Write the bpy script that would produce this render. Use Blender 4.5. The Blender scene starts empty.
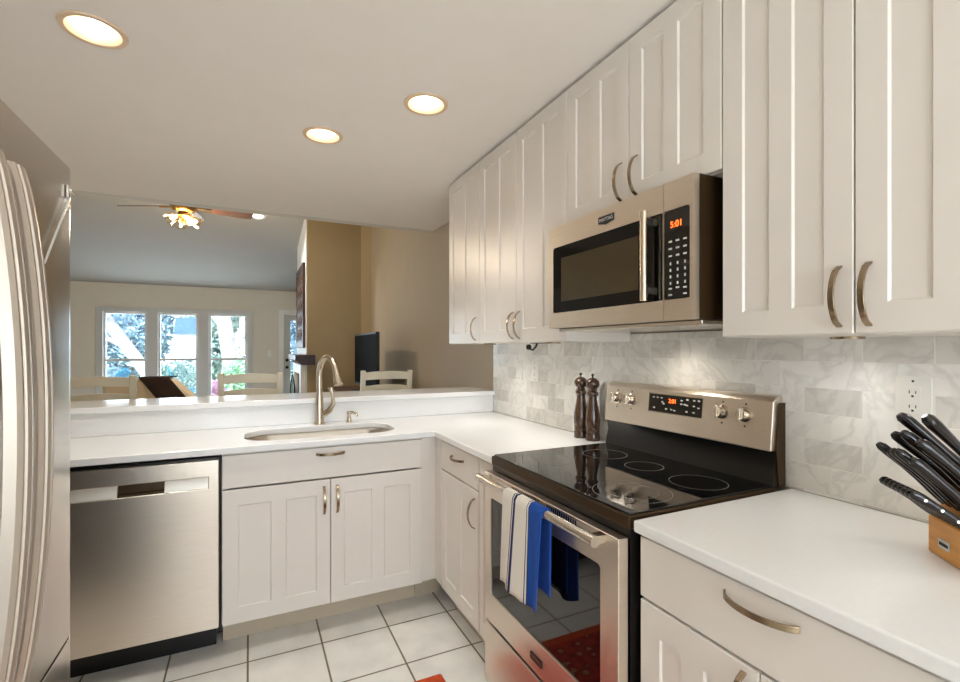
import bpy, bmesh, math, random
from mathutils import Vector, Matrix
random.seed(7)
sc = bpy.context.scene
C = sc.collection
PI = math.pi

# ------------------------------------------------------------------ camera
cam_d = bpy.data.cameras.new('camera')
cam = bpy.data.objects.new('camera', cam_d); C.objects.link(cam)
cam_d.sensor_width = 36.0; cam_d.lens = 18.0
cam_d.clip_start = 0.02; cam_d.clip_end = 200
cam.location = (-1.508, 0.0, 1.3404)
cam.rotation_euler = (PI/2, 0, -math.atan(230.4/480))
cam_d.shift_y = 8.0/960
sc.camera = cam
sc.view_settings.view_transform = 'Standard'
sc.view_settings.look = 'None'
sc.view_settings.gamma = 1.0
sc.view_settings.use_curve_mapping = False
sc.view_settings.exposure = 0.92
# ------------------------------------------------------------------ world + sun
W = bpy.data.worlds.new('sky'); sc.world = W; W.use_nodes = True
wn = W.node_tree; bg = wn.nodes['Background']
wtc = wn.nodes.new('ShaderNodeTexCoord'); wsep = wn.nodes.new('ShaderNodeSeparateXYZ'); wr = wn.nodes.new('ShaderNodeValToRGB')
wn.links.new(wtc.outputs['Generated'], wsep.inputs[0]); wn.links.new(wsep.outputs['Z'], wr.inputs[0])
wr.color_ramp.elements[0].color = (0.86, 0.92, 1.0, 1); wr.color_ramp.elements[1].color = (0.50, 0.70, 1.0, 1)
wn.links.new(wr.outputs[0], bg.inputs['Color'])
SKY = 3.2
bg.inputs['Strength'].default_value = SKY
sun_d = bpy.data.lights.new('sun', 'SUN'); sun_d.energy = 5.0; sun_d.angle = 0.02; sun_d.color = (1, .95, .88)
sun = bpy.data.objects.new('sun', sun_d); C.objects.link(sun)
sun.rotation_euler = (math.radians(35), math.radians(-25), 0)

def area(name, loc, rot, sx, sy, e, col):
    d = bpy.data.lights.new(name, 'AREA'); d.shape = 'RECTANGLE'; d.size = sx; d.size_y = sy; d.energy = e; d.color = col
    o = bpy.data.objects.new(name, d); C.objects.link(o); o.location = loc; o.rotation_euler = rot
    o.visible_camera = False
    return o
DAY = (.88, .95, 1.0)
# daylight coming in through the living room windows, then fill light added behind the camera
area('window_daylight', (-2.65, 10.32, 1.2), (-PI/2, 0, 0), 2.5, 1.8, 62, DAY)
area('rear_fill_light', (-1.3, -2.32, 1.35), (PI/2+math.radians(52), 0, 0), 1.9, 1.5, 40, (.93, .97, 1.0))
LAMP_E, LAMP_COL = 15.5, (1.0, .982, .955)      # each recessed can

# ------------------------------------------------------------------ helpers
def srgb(r, g=None, b=None):
    if g is None: r, g, b = r
    f = lambda v: (v/255)/12.92 if v/255 <= .04045 else ((v/255+.055)/1.055)**2.4
    return (f(r), f(g), f(b), 1)
def mat(name, col, rough=.5, metal=0, var=.04, scale=6, bump=0, bscale=40, stretch=None, spec=.5, coat=0):
    m = bpy.data.materials.new(name); m.use_nodes = True
    nt = m.node_tree; p = nt.nodes['Principled BSDF']
    c = srgb(col)
    tc = nt.nodes.new('ShaderNodeTexCoord'); mp = nt.nodes.new('ShaderNodeMapping')
    nt.links.new(tc.outputs['Object'], mp.inputs[0])
    if stretch: mp.inputs['Scale'].default_value = stretch
    n = nt.nodes.new('ShaderNodeTexNoise'); n.inputs['Scale'].default_value = scale; n.inputs['Detail'].default_value = 4
    nt.links.new(mp.outputs[0], n.inputs['Vector'])
    r = nt.nodes.new('ShaderNodeValToRGB')
    r.color_ramp.elements[0].position = .3; r.color_ramp.elements[1].position = .7
    r.color_ramp.elements[0].color = tuple(max(0, x*(1-var)) for x in c[:3])+(1,)
    r.color_ramp.elements[1].color = tuple(min(1, x*(1+var)) for x in c[:3])+(1,)
    nt.links.new(n.outputs['Fac'], r.inputs[0]); nt.links.new(r.outputs[0], p.inputs['Base Color'])
    p.inputs['Roughness'].default_value = rough; p.inputs['Metallic'].default_value = metal
    p.inputs['Specular IOR Level'].default_value = spec; p.inputs['Coat Weight'].default_value = coat
    if bump:
        n2 = nt.nodes.new('ShaderNodeTexNoise'); n2.inputs['Scale'].default_value = bscale
        nt.links.new(mp.outputs[0], n2.inputs['Vector'])
        b = nt.nodes.new('ShaderNodeBump'); b.inputs['Strength'].default_value = bump; b.inputs['Distance'].default_value = .002
        nt.links.new(n2.outputs['Fac'], b.inputs['Height']); nt.links.new(b.outputs[0], p.inputs['Normal'])
    return m
def emit(name, col, s):
    m = bpy.data.materials.new(name); m.use_nodes = True
    p = m.node_tree.nodes['Principled BSDF']; c = srgb(col)
    p.inputs['Base Color'].default_value = c; p.inputs['Emission Color'].default_value = c; p.inputs['Emission Strength'].default_value = s
    return m
def glass(name, tint=(240, 246, 250), refl=.09):
    m = bpy.data.materials.new(name); m.use_nodes = True; nt = m.node_tree
    out = nt.nodes['Material Output']; nt.nodes.remove(nt.nodes['Principled BSDF'])
    t = nt.nodes.new('ShaderNodeBsdfTransparent'); t.inputs[0].default_value = srgb(tint)
    g = nt.nodes.new('ShaderNodeBsdfGlossy'); g.inputs['Roughness'].default_value = .02
    mx = nt.nodes.new('ShaderNodeMixShader'); mx.inputs[0].default_value = refl
    nt.links.new(t.outputs[0], mx.inputs[1]); nt.links.new(g.outputs[0], mx.inputs[2]); nt.links.new(mx.outputs[0], out.inputs[0])
    return m
M = {}
M['cab'] = mat('cabinet_paint', (229, 221, 211), .32, var=.01, bump=.03, bscale=60)
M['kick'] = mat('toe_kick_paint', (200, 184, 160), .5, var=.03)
M['quartz'] = mat('white_quartz', (238, 237, 234), .16, var=.012, scale=70)
M['ceil'] = mat('ceiling_paint', (247, 239, 229), .9, var=.01, bump=.06, bscale=120)
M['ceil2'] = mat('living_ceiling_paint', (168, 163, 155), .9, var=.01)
M['wall'] = mat('wall_paint_greige', (176, 165, 146), .75, var=.015, bump=.05, bscale=100)
M['wallf'] = mat('wall_paint_lightened', (226, 219, 206), .75, var=.015)  # living room wall colour lightened to stand in for missing light
M['wallk'] = mat('wall_paint_kitchen', (226, 218, 206), .75, var=.015)
M['wallb'] = mat('wall_paint_tan', (166, 148, 114), .7, var=.015, bump=.05, bscale=100)
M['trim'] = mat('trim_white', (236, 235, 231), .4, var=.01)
M['wframe'] = mat('window_frame_paint', (205, 205, 203), .45, var=.01)
M['steel'] = mat('brushed_steel', (230, 218, 203), .30, 1, var=.04, scale=14, stretch=(1, 1, 40), bump=.12, bscale=30)
M['steelv'] = mat('brushed_steel_fridge', (196, 190, 182), .24, 1, var=.04, scale=14, stretch=(40, 40, 1))
M['steelh'] = mat('bright_steel', (222, 214, 202), .2, 1, var=.02)
M['steelb'] = mat('pocket_bright_steel', (238, 232, 222), .55, 1, var=.02)
M['steelf'] = mat('fridge_handle_steel', (200, 190, 178), .46, 1, var=.02)
M['satin'] = mat('satin_nickel', (204, 190, 170), .26, 1, var=.02)
M['nickel'] = mat('brushed_nickel', (158, 140, 116), .25, 1, var=.03)
M['sink'] = mat('sink_steel', (190, 182, 170), .28, 1, var=.05)
M['bglass'] = mat('black_ceramic_glass', (9, 9, 10), .03, 0, var=.1, spec=.8)
M['bglass2'] = mat('oven_glass', (12, 9, 7), .04, 0, var=.1, spec=.8)
M['bglass3'] = mat('microwave_glass', (10, 7, 6), .06, 0, var=.1, spec=.35)
M['black'] = mat('black_enamel', (16, 13, 11), .3, var=.1)
M['dark'] = mat('dark_gap', (10, 9, 8), .6, var=.1)
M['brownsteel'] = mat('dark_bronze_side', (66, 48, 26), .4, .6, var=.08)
M['ring'] = mat('burner_print', (150, 148, 144), .35, var=.05)
M['knobmetal'] = mat('chrome_knob', (205, 195, 182), .16, 1, var=.03)
M['mwinner'] = mat('microwave_screen', (68, 55, 33), .12, 0, var=.15, scale=3, spec=.8)
M['legend'] = mat('legend_print', (210, 210, 205), .5)
M['digit'] = emit('orange_digits', (255, 92, 30), 2.5)
M['plastic'] = mat('ivory_plastic', (226, 222, 212), .35, var=.01)
M['slot'] = mat('outlet_slot', (40, 36, 30), .6)
M['oak'] = mat('maple_block', (216, 152, 72), .4, var=.2, scale=5, stretch=(1, 1, 9))
M['knife'] = mat('knife_handle', (22, 13, 9), .2, var=.3, scale=20)
M['walnut'] = mat('dark_walnut', (70, 46, 28), .25, var=.35, scale=9, stretch=(1, 1, 5), coat=.4)
M['wood'] = mat('dark_wood', (52, 26, 16), .4, var=.3, scale=6)
M['carve'] = mat('carved_wood', (74, 44, 22), .5, var=.5, scale=22, bump=.8, bscale=30)
M['fanwood'] = mat('fan_blade_wood', (92, 62, 36), .35, var=.3, scale=6)
M['brass'] = mat('antique_brass', (176, 140, 84), .28, 1, var=.05)
M['stool'] = mat('stool_paint', (240, 230, 206), .45, var=.02)
M['sofa'] = mat('beige_upholstery', (206, 186, 156), .9, var=.05, bump=.3, bscale=150)
M['throw'] = mat('dark_throw', (44, 28, 20), .95, var=.2, bump=.4, bscale=90)
M['tv'] = mat('tv_screen', (12, 10, 8), .6, var=.1, spec=.02)
M['tvb'] = mat('tv_bezel', (20, 17, 15), .45, var=.1)
M['iron'] = mat('wrought_iron', (18, 16, 15), .5, .3, var=.1)
M['teal'] = mat('teal_paint', (30, 120, 150), .5, var=.05)
M['bark'] = mat('pale_bark', (176, 166, 156), .9, var=.25, scale=8, stretch=(1, 1, .3), bump=.5, bscale=14)
M['leaf'] = mat('leaf_green', (140, 166, 152), .6, var=.4, scale=3)
M['leaf2'] = mat('leaf_bluegreen', (158, 180, 194), .6, var=.4, scale=3)
M['leaf3'] = mat('leaf_bright', (146, 190, 140), .6, var=.3, scale=3)
M['pink'] = mat('pink_petals', (226, 168, 190), .7, var=.2)
M['shed'] = mat('shed_siding', (224, 228, 232), .7, var=.03)
M['roof'] = mat('blue_roof', (92, 124, 160), .7, var=.1)
M['lawn'] = mat('lawn_grass', (120, 140, 100), .9, var=.3, scale=4)
M['patio'] = mat('patio_concrete', (196, 192, 186), .9, var=.08)
M['chrome'] = mat('chrome', (220, 218, 214), .08, 1, var=.01)
M['rod'] = mat('white_rod', (230, 228, 222), .3)
M['bulb'] = emit('lamp_bulb', (255, 244, 226), 8)
M['fbulb'] = emit('fan_bulb', (255, 214, 150), 14)
M['can'] = mat('can_baffle', (234, 204, 170), .5, var=.01)
M['pane'] = glass('window_glass')
M['shade'] = glass('fan_glass_shade', (255, 236, 206), .18)
M['puck'] = emit('puck_lens', (255, 240, 210), 2)

def stripes(name):
    m = bpy.data.materials.new(name); m.use_nodes = True; nt = m.node_tree; p = nt.nodes['Principled BSDF']
    tc = nt.nodes.new('ShaderNodeUVMap'); sp = nt.nodes.new('ShaderNodeSeparateXYZ'); nt.links.new(tc.outputs[0], sp.inputs[0])
    r = nt.nodes.new('ShaderNodeValToRGB'); r.color_ramp.interpolation = 'CONSTANT'
    wht, nav, blu = srgb(232, 226, 214), srgb(26, 40, 92), srgb(18, 76, 164)
    stops = [(0, wht), (.27, nav), (.295, wht), (.315, nav), (.37, wht), (.66, nav), (.675, wht), (.70, nav), (.715, blu)]
    e = r.color_ramp.elements
    e[0].position, e[0].color = stops[0]; e[1].position, e[1].color = stops[1]
    for q, c in stops[2:]:
        x = e.new(q); x.color = c
    nt.links.new(sp.outputs['X'], r.inputs[0]); nt.links.new(r.outputs[0], p.inputs['Base Color'])
    p.inputs['Roughness'].default_value = .95
    n = nt.nodes.new('ShaderNodeTexNoise'); n.inputs['Scale'].default_value = 260
    b = nt.nodes.new('ShaderNodeBump'); b.inputs['Strength'].default_value = .5; b.inputs['Distance'].default_value = .002
    nt.links.new(n.outputs['Fac'], b.inputs['Height']); nt.links.new(b.outputs[0], p.inputs['Normal'])
    return m
M['towel'] = stripes('striped_towel')

def brick(name, axes, origin, bw, bh, off, mortar, c1, c2, cm, rough, vein=None, bumpd=.0012, tint=.03):
    m = bpy.data.materials.new(name); m.use_nodes = True; nt = m.node_tree; p = nt.nodes['Principled BSDF']
    L = nt.links.new
    g = nt.nodes.new('ShaderNodeTexCoord')
    sp = nt.nodes.new('ShaderNodeSeparateXYZ'); L(g.outputs['Object'], sp.inputs[0])
    cb = nt.nodes.new('ShaderNodeCombineXYZ')
    for i in (0, 1):
        a = nt.nodes.new('ShaderNodeMath'); a.operation = 'SUBTRACT'; a.inputs[1].default_value = origin[i]
        L(sp.outputs[axes[i]], a.inputs[0]); L(a.outputs[0], cb.inputs[i])
    b = nt.nodes.new('ShaderNodeTexBrick'); L(cb.outputs[0], b.inputs['Vector'])
    b.offset = off; b.squash = 1; b.offset_frequency = 2
    b.inputs['Scale'].default_value = 1; b.inputs['Brick Width'].default_value = bw; b.inputs['Row Height'].default_value = bh
    b.inputs['Mortar Size'].default_value = mortar; b.inputs['Mortar Smooth'].default_value = .1; b.inputs['Bias'].default_value = -.25
    b.inputs['Color1'].default_value = srgb(c1); b.inputs['Color2'].default_value = srgb(c2); b.inputs['Mortar'].default_value = srgb(cm)
    n = nt.nodes.new('ShaderNodeTexNoise'); n.inputs['Scale'].default_value = 9; n.inputs['Detail'].default_value = 8
    L(g.outputs['Object'], n.inputs['Vector'])
    rr = nt.nodes.new('ShaderNodeValToRGB')
    rr.color_ramp.elements[0].position = .35; rr.color_ramp.elements[1].position = .65
    rr.color_ramp.elements[0].color = (1-tint*2.2,)*3+(1,); rr.color_ramp.elements[1].color = (1, 1, 1, 1)
    L(n.outputs['Fac'], rr.inputs[0])
    mx = nt.nodes.new('ShaderNodeMix'); mx.data_type = 'RGBA'; mx.blend_type = 'MULTIPLY'; mx.inputs[0].default_value = 1
    L(b.outputs['Color'], mx.inputs[6]); L(rr.outputs[0], mx.inputs[7])
    last = mx.outputs[2]
    if vein:
        n2 = nt.nodes.new('ShaderNodeTexNoise'); n2.inputs['Scale'].default_value = 5; n2.inputs['Detail'].default_value = 5; n2.inputs['Distortion'].default_value = 1.6
        ad = nt.nodes.new('ShaderNodeVectorMath'); ad.operation = 'ADD'   # shift the veins from tile to tile
        L(g.outputs['Object'], ad.inputs[0]); L(b.outputs['Color'], ad.inputs[1]); L(ad.outputs[0], n2.inputs['Vector'])
        r2 = nt.nodes.new('ShaderNodeValToRGB'); e = r2.color_ramp.elements
        e[0].position = .44; e[0].color = (1, 1, 1, 1); e[1].position = .56; e[1].color = (1, 1, 1, 1)
        k = e.new(.5); k.color = (vein,)*3+(1,)
        L(n2.outputs['Fac'], r2.inputs[0])
        m2 = nt.nodes.new('ShaderNodeMix'); m2.data_type = 'RGBA'; m2.blend_type = 'MULTIPLY'; m2.inputs[0].default_value = 1
        L(last, m2.inputs[6]); L(r2.outputs[0], m2.inputs[7]); last = m2.outputs[2]
    L(last, p.inputs['Base Color'])
    p.inputs['Roughness'].default_value = rough
    bp = nt.nodes.new('ShaderNodeBump'); bp.inputs['Strength'].default_value = .6; bp.inputs['Distance'].default_value = bumpd; bp.invert = True
    L(b.outputs['Fac'], bp.inputs['Height']); L(bp.outputs[0], p.inputs['Normal'])
    return m
M['floor'] = brick('floor_tile', (0, 1), (-.600-.305*20, 2.283-.303*60), .305, .303, 0, .0042, (234, 230, 222), (229, 223, 214), (120, 106, 86), .3, tint=.05)
M['marble'] = brick('marble_subway', (1, 2), (1.030-.1524*40, .9225-.0762*40), .1524, .0762, .5, .0014, (243, 239, 231), (206, 199, 189), (240, 236, 228), .2, vein=.86, bumpd=.0006)

def rugmat():
    m = bpy.data.materials.new('red_rug'); m.use_nodes = True; nt = m.node_tree; p = nt.nodes['Principled BSDF']; L = nt.links.new
    tc = nt.nodes.new('ShaderNodeTexCoord')
    v = nt.nodes.new('ShaderNodeTexVoronoi'); v.inputs['Scale'].default_value = 22; L(tc.outputs['Object'], v.inputs['Vector'])
    r = nt.nodes.new('ShaderNodeValToRGB'); e = r.color_ramp.elements
    e[0].position = .0; e[0].color = srgb(40, 20, 26); e[1].position = .8; e[1].color = srgb(176, 48, 24)
    k = e.new(.22); k.color = srgb(206, 150, 110); k = e.new(.3); k.color = srgb(120, 22, 22)
    L(v.outputs['Distance'], r.inputs[0]); L(r.outputs[0], p.inputs['Base Color']); p.inputs['Roughness'].default_value = 1
    return m
M['rug'] = rugmat()
M['rugedge'] = mat('rug_border', (196, 74, 30), 1, var=.2, scale=60)

# mesh builder: collects shapes in world (or root-local) coordinates
class MB:
    def __init__(s): s.bm = bmesh.new(); s.uv = None
    def v(s, p): return s.bm.verts.new(p)
    def f(s, vs):
        try: return s.bm.faces.new(vs)
        except ValueError: return None
    def box(s, x0, x1, y0, y1, z0, z1, mx=None):
        ps = [(x, y, z) for z in (z0, z1) for y in (y0, y1) for x in (x0, x1)]
        V = [s.v(mx @ Vector(p) if mx else p) for p in ps]
        for q in ((0, 2, 3, 1), (4, 5, 7, 6), (0, 1, 5, 4), (2, 6, 7, 3), (0, 4, 6, 2), (1, 3, 7, 5)): s.f([V[i] for i in q])
        return s
    def prism(s, pts, axis, a0, a1):
        """pts: 2-D outline; extruded along axis from a0 to a1. axis 'x': pts=(y,z); 'y': (x,z); 'z': (x,y)"""
        def P(p, a): return {'x': (a, p[0], p[1]), 'y': (p[0], a, p[1]), 'z': (p[0], p[1], a)}[axis]
        A = [s.v(P(p, a0)) for p in pts]; B = [s.v(P(p, a1)) for p in pts]; n = len(pts)
        s.f(A); s.f(B[::-1])
        for i in range(n): s.f([A[i], B[i], B[(i+1) % n], A[(i+1) % n]])
        return s
    def lathe(s, prof, o=(0, 0, 0), n=24, mx=None, cap=True):
        """prof: (r, z) from bottom to top"""
        rings = []
        for r, z in prof:
            R = []
            for k in range(n):
                a = 2*PI*k/n
                p = Vector((r*math.cos(a), r*math.sin(a), z))
                if mx: p = mx @ p
                R.append(s.v(Vector(o)+p))
            rings.append(R)
        for A, B in zip(rings, rings[1:]):
            for k in range(n): s.f([A[k], A[(k+1) % n], B[(k+1) % n], B[k]])
        if cap: s.f(rings[0][::-1]); s.f(rings[-1])
        return s
    def tube(s, pts, r, n=12, cap=True, flat=None):
        """round (or elliptical, flat=(w,h)) tube along pts; r number or list"""
        pts = [Vector(p) for p in pts]; rs = r if isinstance(r, (list, tuple)) else [r]*len(pts)
        rings = []; ref = None
        for i, p in enumerate(pts):
            t = (pts[min(i+1, len(pts)-1)]-pts[max(i-1, 0)]).normalized()
            if ref is None: ref = t.orthogonal().normalized()
            ref = (ref - t*ref.dot(t))
            ref = ref.normalized() if ref.length > 1e-6 else t.orthogonal().normalized()
            b = t.cross(ref)
            rings.append([s.v(p+(ref*math.cos(2*PI*k/n)+b*math.sin(2*PI*k/n))*rs[i]) for k in range(n)])
        for A, B in zip(rings, rings[1:]):
            for k in range(n): s.f([A[k], A[(k+1) % n], B[(k+1) % n], B[k]])
        if cap: s.f(rings[0][::-1]); s.f(rings[-1])
        return s
    def strap(s, pts, side, w, t):
        """rectangular bar along pts; side = width direction"""
        pts = [Vector(p) for p in pts]; sd = Vector(side).normalized(); R = []
        for i, p in enumerate(pts):
            tg = (pts[min(i+1, len(pts)-1)]-pts[max(i-1, 0)]).normalized(); nn = tg.cross(sd).normalized()
            R.append([s.v(p+sd*(a*w/2)+nn*(b*t/2)) for a, b in ((-1, -1), (1, -1), (1, 1), (-1, 1))])
        for A, B in zip(R, R[1:]):
            for k in range(4): s.f([A[k], A[(k+1) % 4], B[(k+1) % 4], B[k]])
        s.f(R[0][::-1]); s.f(R[-1])
        return s
    def plate(s, outer, holes, z0, z1, axis='z'):
        """flat plate with holes"""
        def P(p, a): return {'x': (a, p[0], p[1]), 'y': (p[0], a, p[1]), 'z': (p[0], p[1], a)}[axis]
        for a in (z0, z1):
            es = []
            loops = []
            for lp in [outer]+holes:
                V = [s.v(P(p, a)) for p in lp]; loops.append(V)
                es += [s.bm.edges.new((V[i], V[(i+1) % len(V)])) for i in range(len(V))]
            bmesh.ops.triangle_fill(s.bm, use_beauty=True, use_dissolve=False, edges=es)
            if a == z0: L0 = loops
        for A, B in zip(L0, loops):
            n = len(A)
            for i in range(n): s.f([A[i], A[(i+1) % n], B[(i+1) % n], B[i]])
        return s
    def build(s, name, m, parent=None, bev=0, seg=2, ang=35, off=None, fix=True):
        if fix: bmesh.ops.recalc_face_normals(s.bm, faces=s.bm.faces[:])
        root = parent
        while root is not None and root.parent is not None: root = root.parent
        if off is None: off = root.get('_o', (0, 0, 0)) if root is not None else (0, 0, 0)
        if any(off): bmesh.ops.translate(s.bm, verts=s.bm.verts[:], vec=-Vector(off))
        me = bpy.data.meshes.new(name); s.bm.to_mesh(me); s.bm.free()
        for pg in me.polygons: pg.use_smooth = True
        me.set_sharp_from_angle(angle=math.radians(ang))
        ms = m if isinstance(m, list) else [m]
        for x in ms: me.materials.append(x)
        o = bpy.data.objects.new(name, me); C.objects.link(o); o.parent = parent
        if bev:
            b = o.modifiers.new('edge', 'BEVEL'); b.width = bev; b.segments = seg; b.limit_method = 'ANGLE'; b.angle_limit = math.radians(40); b.harden_normals = True
        return o
def thing(name, label, cat, loc=(0, 0, 0), rz=0, group=None, world=False):
    """Empty at the thing's base. world=True: its parts are modelled in world coordinates"""
    o = bpy.data.objects.new(name, None); C.objects.link(o); o.empty_display_size = .05
    o.location = loc; o.rotation_euler = (0, 0, rz); o['label'] = label; o['category'] = cat
    if group: o['group'] = group
    if world: o['_o'] = tuple(loc)
    return o
def tag(o, label, cat, group=None, kind=None):
    o['label'] = label; o['category'] = cat
    if group: o['group'] = group
    if kind: o['kind'] = kind
    return o
def copy_tree(o, parent=None):
    c = o.copy(); C.objects.link(c); c.parent = parent
    for ch in list(o.children): copy_tree(ch, c)
    return c
def struct(name, mb, m, bev=0):
    o = mb.build(name, m, None, bev); o['kind'] = 'structure'; return o
def circ(cx, cy, r, n=32): return [(cx+r*math.cos(2*PI*k/n), cy+r*math.sin(2*PI*k/n)) for k in range(n)]
def rrect(x0, x1, y0, y1, r, n=6):
    P = []
    for cx, cy, a in ((x1-r, y1-r, 0), (x0+r, y1-r, 90), (x0+r, y0+r, 180), (x1-r, y0+r, 270)):
        for k in range(n+1):
            t = math.radians(a+90*k/n); P.append((cx+r*math.cos(t), cy+r*math.sin(t)))
    return P
def text(name, body, size, m, parent, loc, rot):
    cu = bpy.data.curves.new(name, 'FONT'); cu.body = body; cu.size = size; cu.align_x = 'CENTER'; cu.align_y = 'CENTER'; cu.extrude = .0004
    t = bpy.data.objects.new(name, cu); C.objects.link(t)
    dg = bpy.context.evaluated_depsgraph_get(); dg.update()
    me = bpy.data.meshes.new_from_object(t.evaluated_get(dg)); bpy.data.objects.remove(t)
    me.transform(Matrix.Translation(loc) @ rot.to_4x4()); me.materials.clear(); me.materials.append(m)
    o = bpy.data.objects.new(name, me); C.objects.link(o); o.parent = parent
    return o

# ================================================================== SETTING
H = 2.411; XL = -2.75; YB = -2.2; YE = 4.10; YF = 10.2
struct('floor', MB().box(-5.6, 2.2, YB-.1, YF+.1, -.06, 0), M['floor'])
lamps = [(-1.98, 2.014), (-.813, 1.993), (-1.177, 2.505), (-1.98, .35), (-.9, -.7), (-1.98, -1.2)]  # last three cans are unseen, added to brighten the kitchen
struct('ceiling', MB().plate([(XL-.1, YB-.1), (.1, YB-.1), (.1, YE), (XL-.1, YE)], [circ(x, y, .078) for x, y in lamps], H, H+.012), M['ceil'])
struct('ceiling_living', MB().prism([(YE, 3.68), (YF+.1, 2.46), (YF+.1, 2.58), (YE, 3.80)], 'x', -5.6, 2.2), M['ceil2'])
struct('wall_right', MB().box(0, .1, YB, 6.61, 0, 3.78), M['wall'])
struct('wall_left', MB().box(XL-.1, XL, YB, YE, 0, H), M['wallk'])
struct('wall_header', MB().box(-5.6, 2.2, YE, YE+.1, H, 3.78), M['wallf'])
struct('wall_living_front', MB().box(-5.6, XL-.1, YE, YE+.1, 0, H), M['wall'])
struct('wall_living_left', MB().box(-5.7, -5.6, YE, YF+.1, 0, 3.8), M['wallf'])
struct('wall_living_right', MB().box(2.2, 2.3, 8.0, YF+.1, 0, 3.2), M['wall'])
struct('wall_alcove', MB().box(.1, 2.2, 7.9, 8.0, 0, 3.2), M['wall'])
# chimney breast: splayed inner corner, tan face towards the kitchen
struct('wall_chimney', MB().prism([(.1, 6.50), (0, 6.612), (-.114, 6.726), (-.822, 6.726), (-.822, 8.0), (.1, 8.0)], 'z', 0, 3.5), M['wallb'])
struct('wall_chimney_lit_side', MB().box(-.836, -.822, 6.726, 8.0, 0, 3.35), M['trim'])  # window light on this side put into the colour as white
# far wall with window group and patio door
WN = [(-3.77, -3.144), (-2.98, -2.363), (-2.187, -1.553)]
WZ0, WZ1 = .32, 1.99
holes = [[(a, WZ0), (b, WZ0), (b, WZ1), (a, WZ1)] for a, b in WN]
DX0, DX1 = -.90, -.02
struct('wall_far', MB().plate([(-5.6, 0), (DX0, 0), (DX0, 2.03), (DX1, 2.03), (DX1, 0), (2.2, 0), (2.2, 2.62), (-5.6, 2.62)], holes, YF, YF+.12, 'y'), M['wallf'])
for i, (a, b) in enumerate(WN):
    w = MB()
    w.plate([(a-.008, WZ0), (b+.008, WZ0), (b+.008, WZ1+.008), (a-.008, WZ1+.008)], [[(a+.035, WZ0+.05), (b-.035, WZ0+.05), (b-.035, WZ1-.035), (a+.035, WZ1-.035)]], YF+.02, YF+.07, 'y')
    o = struct('window_%d' % (i+1), w, M['wframe'], .003)
    MB().box(a+.036, b-.036, YF+.03, YF+.06, 1.13, 1.17).build('sash_rail', M['wframe'], o)
    MB().box(a+.036, b-.036, YF+.042, YF+.048, WZ0+.051, 1.129).build('pane', M['pane'], o)
    MB().box(a+.036, b-.036, YF+.042, YF+.048, 1.171, WZ1-.036).build('pane', M['pane'], o)
struct('trim_1', MB().plate([(-3.87, .2), (-1.455, .2), (-1.455, 2.07), (-3.87, 2.07)], [[(a, WZ0), (b, WZ0), (b, WZ1), (a, WZ1)] for a, b in WN], YF-.02, YF-.001, 'y'), M['wframe'], .003)
struct('trim_2', MB().plate([(-.99, 0), (DX0+.001, 0), (DX0+.001, 2.03), (DX1-.001, 2.03), (DX1-.001, 0), (.08, 0), (.08, 2.11), (-.99, 2.11)], [], YF-.02, YF-.001, 'y'), M['trim'], .003)
d = struct('door_1', MB().plate([(DX0+.005, .01), (DX1-.005, .01), (DX1-.005, 2.025), (DX0+.005, 2.025)], [[(DX0+.12, .25), (DX1-.12, .25), (DX1-.12, 1.9), (DX0+.12, 1.9)]], YF+.02, YF+.06, 'y'), M['wframe'], .003)
MB().box(DX0+.12, DX1-.12, YF+.037, YF+.043, .25, 1.9).build('pane', M['pane'], d)
for z in (.98, 1.12):
    MB().lathe([(.012, 0), (.03, .004), (.03, .012), (.014, .02), (.026, .045), (.024, .058), (.004, .062)], (DX0+.06, YF+.02, z), 16, Matrix.Rotation(PI/2, 3, 'X')).build('door_knob' if z < 1 else 'deadbolt', M['iron'], d)
# wall behind the camera with an unseen window added for its light
struct('wall_back', MB().plate([(XL-.1, 0), (.1, 0), (.1, H), (XL-.1, H)], [[(-2.25, .55), (-.35, .55), (-.35, 2.1), (-2.25, 2.1)]], YB-.1, YB, 'y'), M['wallk'])
w4 = struct('window_4', MB().plate([(-2.25, .55), (-.35, .55), (-.35, 2.1), (-2.25, 2.1)], [[(-2.19, .61), (-1.33, .61), (-1.33, 2.04), (-2.19, 2.04)], [(-1.27, .61), (-.41, .61), (-.41, 2.04), (-1.27, 2.04)]], YB-.08, YB-.03, 'y'), M['trim'])
MB().box(-2.19, -.41, YB-.057, YB-.053, .61, 2.04).build('pane', M['pane'], w4)
# marble tile backsplash
struct('wall_backsplash', MB().box(-.008, -.0005, -.4, 2.915, .9145, 1.405), M['marble'])
# half wall that carries the raised bar
struct('wall_peninsula', MB().box(XL, -.001, 2.935, 3.06, 0, 1.025), M['wall'])

# ================================================================== COUNTERTOPS
SX0, SX1, SY0, SY1 = -1.53, -.80, 2.44, 2.79
cpts = [(XL+.005, 2.344), (-.645, 2.344), (-.645, 1.694), (-.0095, 1.694), (-.0095, 2.914), (XL+.005, 2.914)]
o = MB().plate(cpts, [rrect(SX0, SX1, SY0, SY1, .13, 8)], .884, .914).build('countertop', M['quartz'], None, .005)
tag(o, 'white quartz countertop of the peninsula with the sink cut into it', 'countertop')
o = MB().plate([(-.645, -.36), (-.645, .916), (-.0095, .916), (-.0095, -.36)], [], .884, .914).build('countertop', M['quartz'], None, .006, 3)
tag(o, 'white quartz countertop under the knife block, beside the range', 'countertop')
o = MB().box(XL+.005, -.0095, 2.9155, 2.9345, .9145, 1.0255).build('backsplash_panel', M['quartz'], None)
tag(o, 'white quartz upstand behind the sink below the raised bar', 'panel')
o = MB().box(XL+.005, -.001, 2.895, 3.30, 1.026, 1.057).build('bar_countertop', M['quartz'], None, .005)
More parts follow.
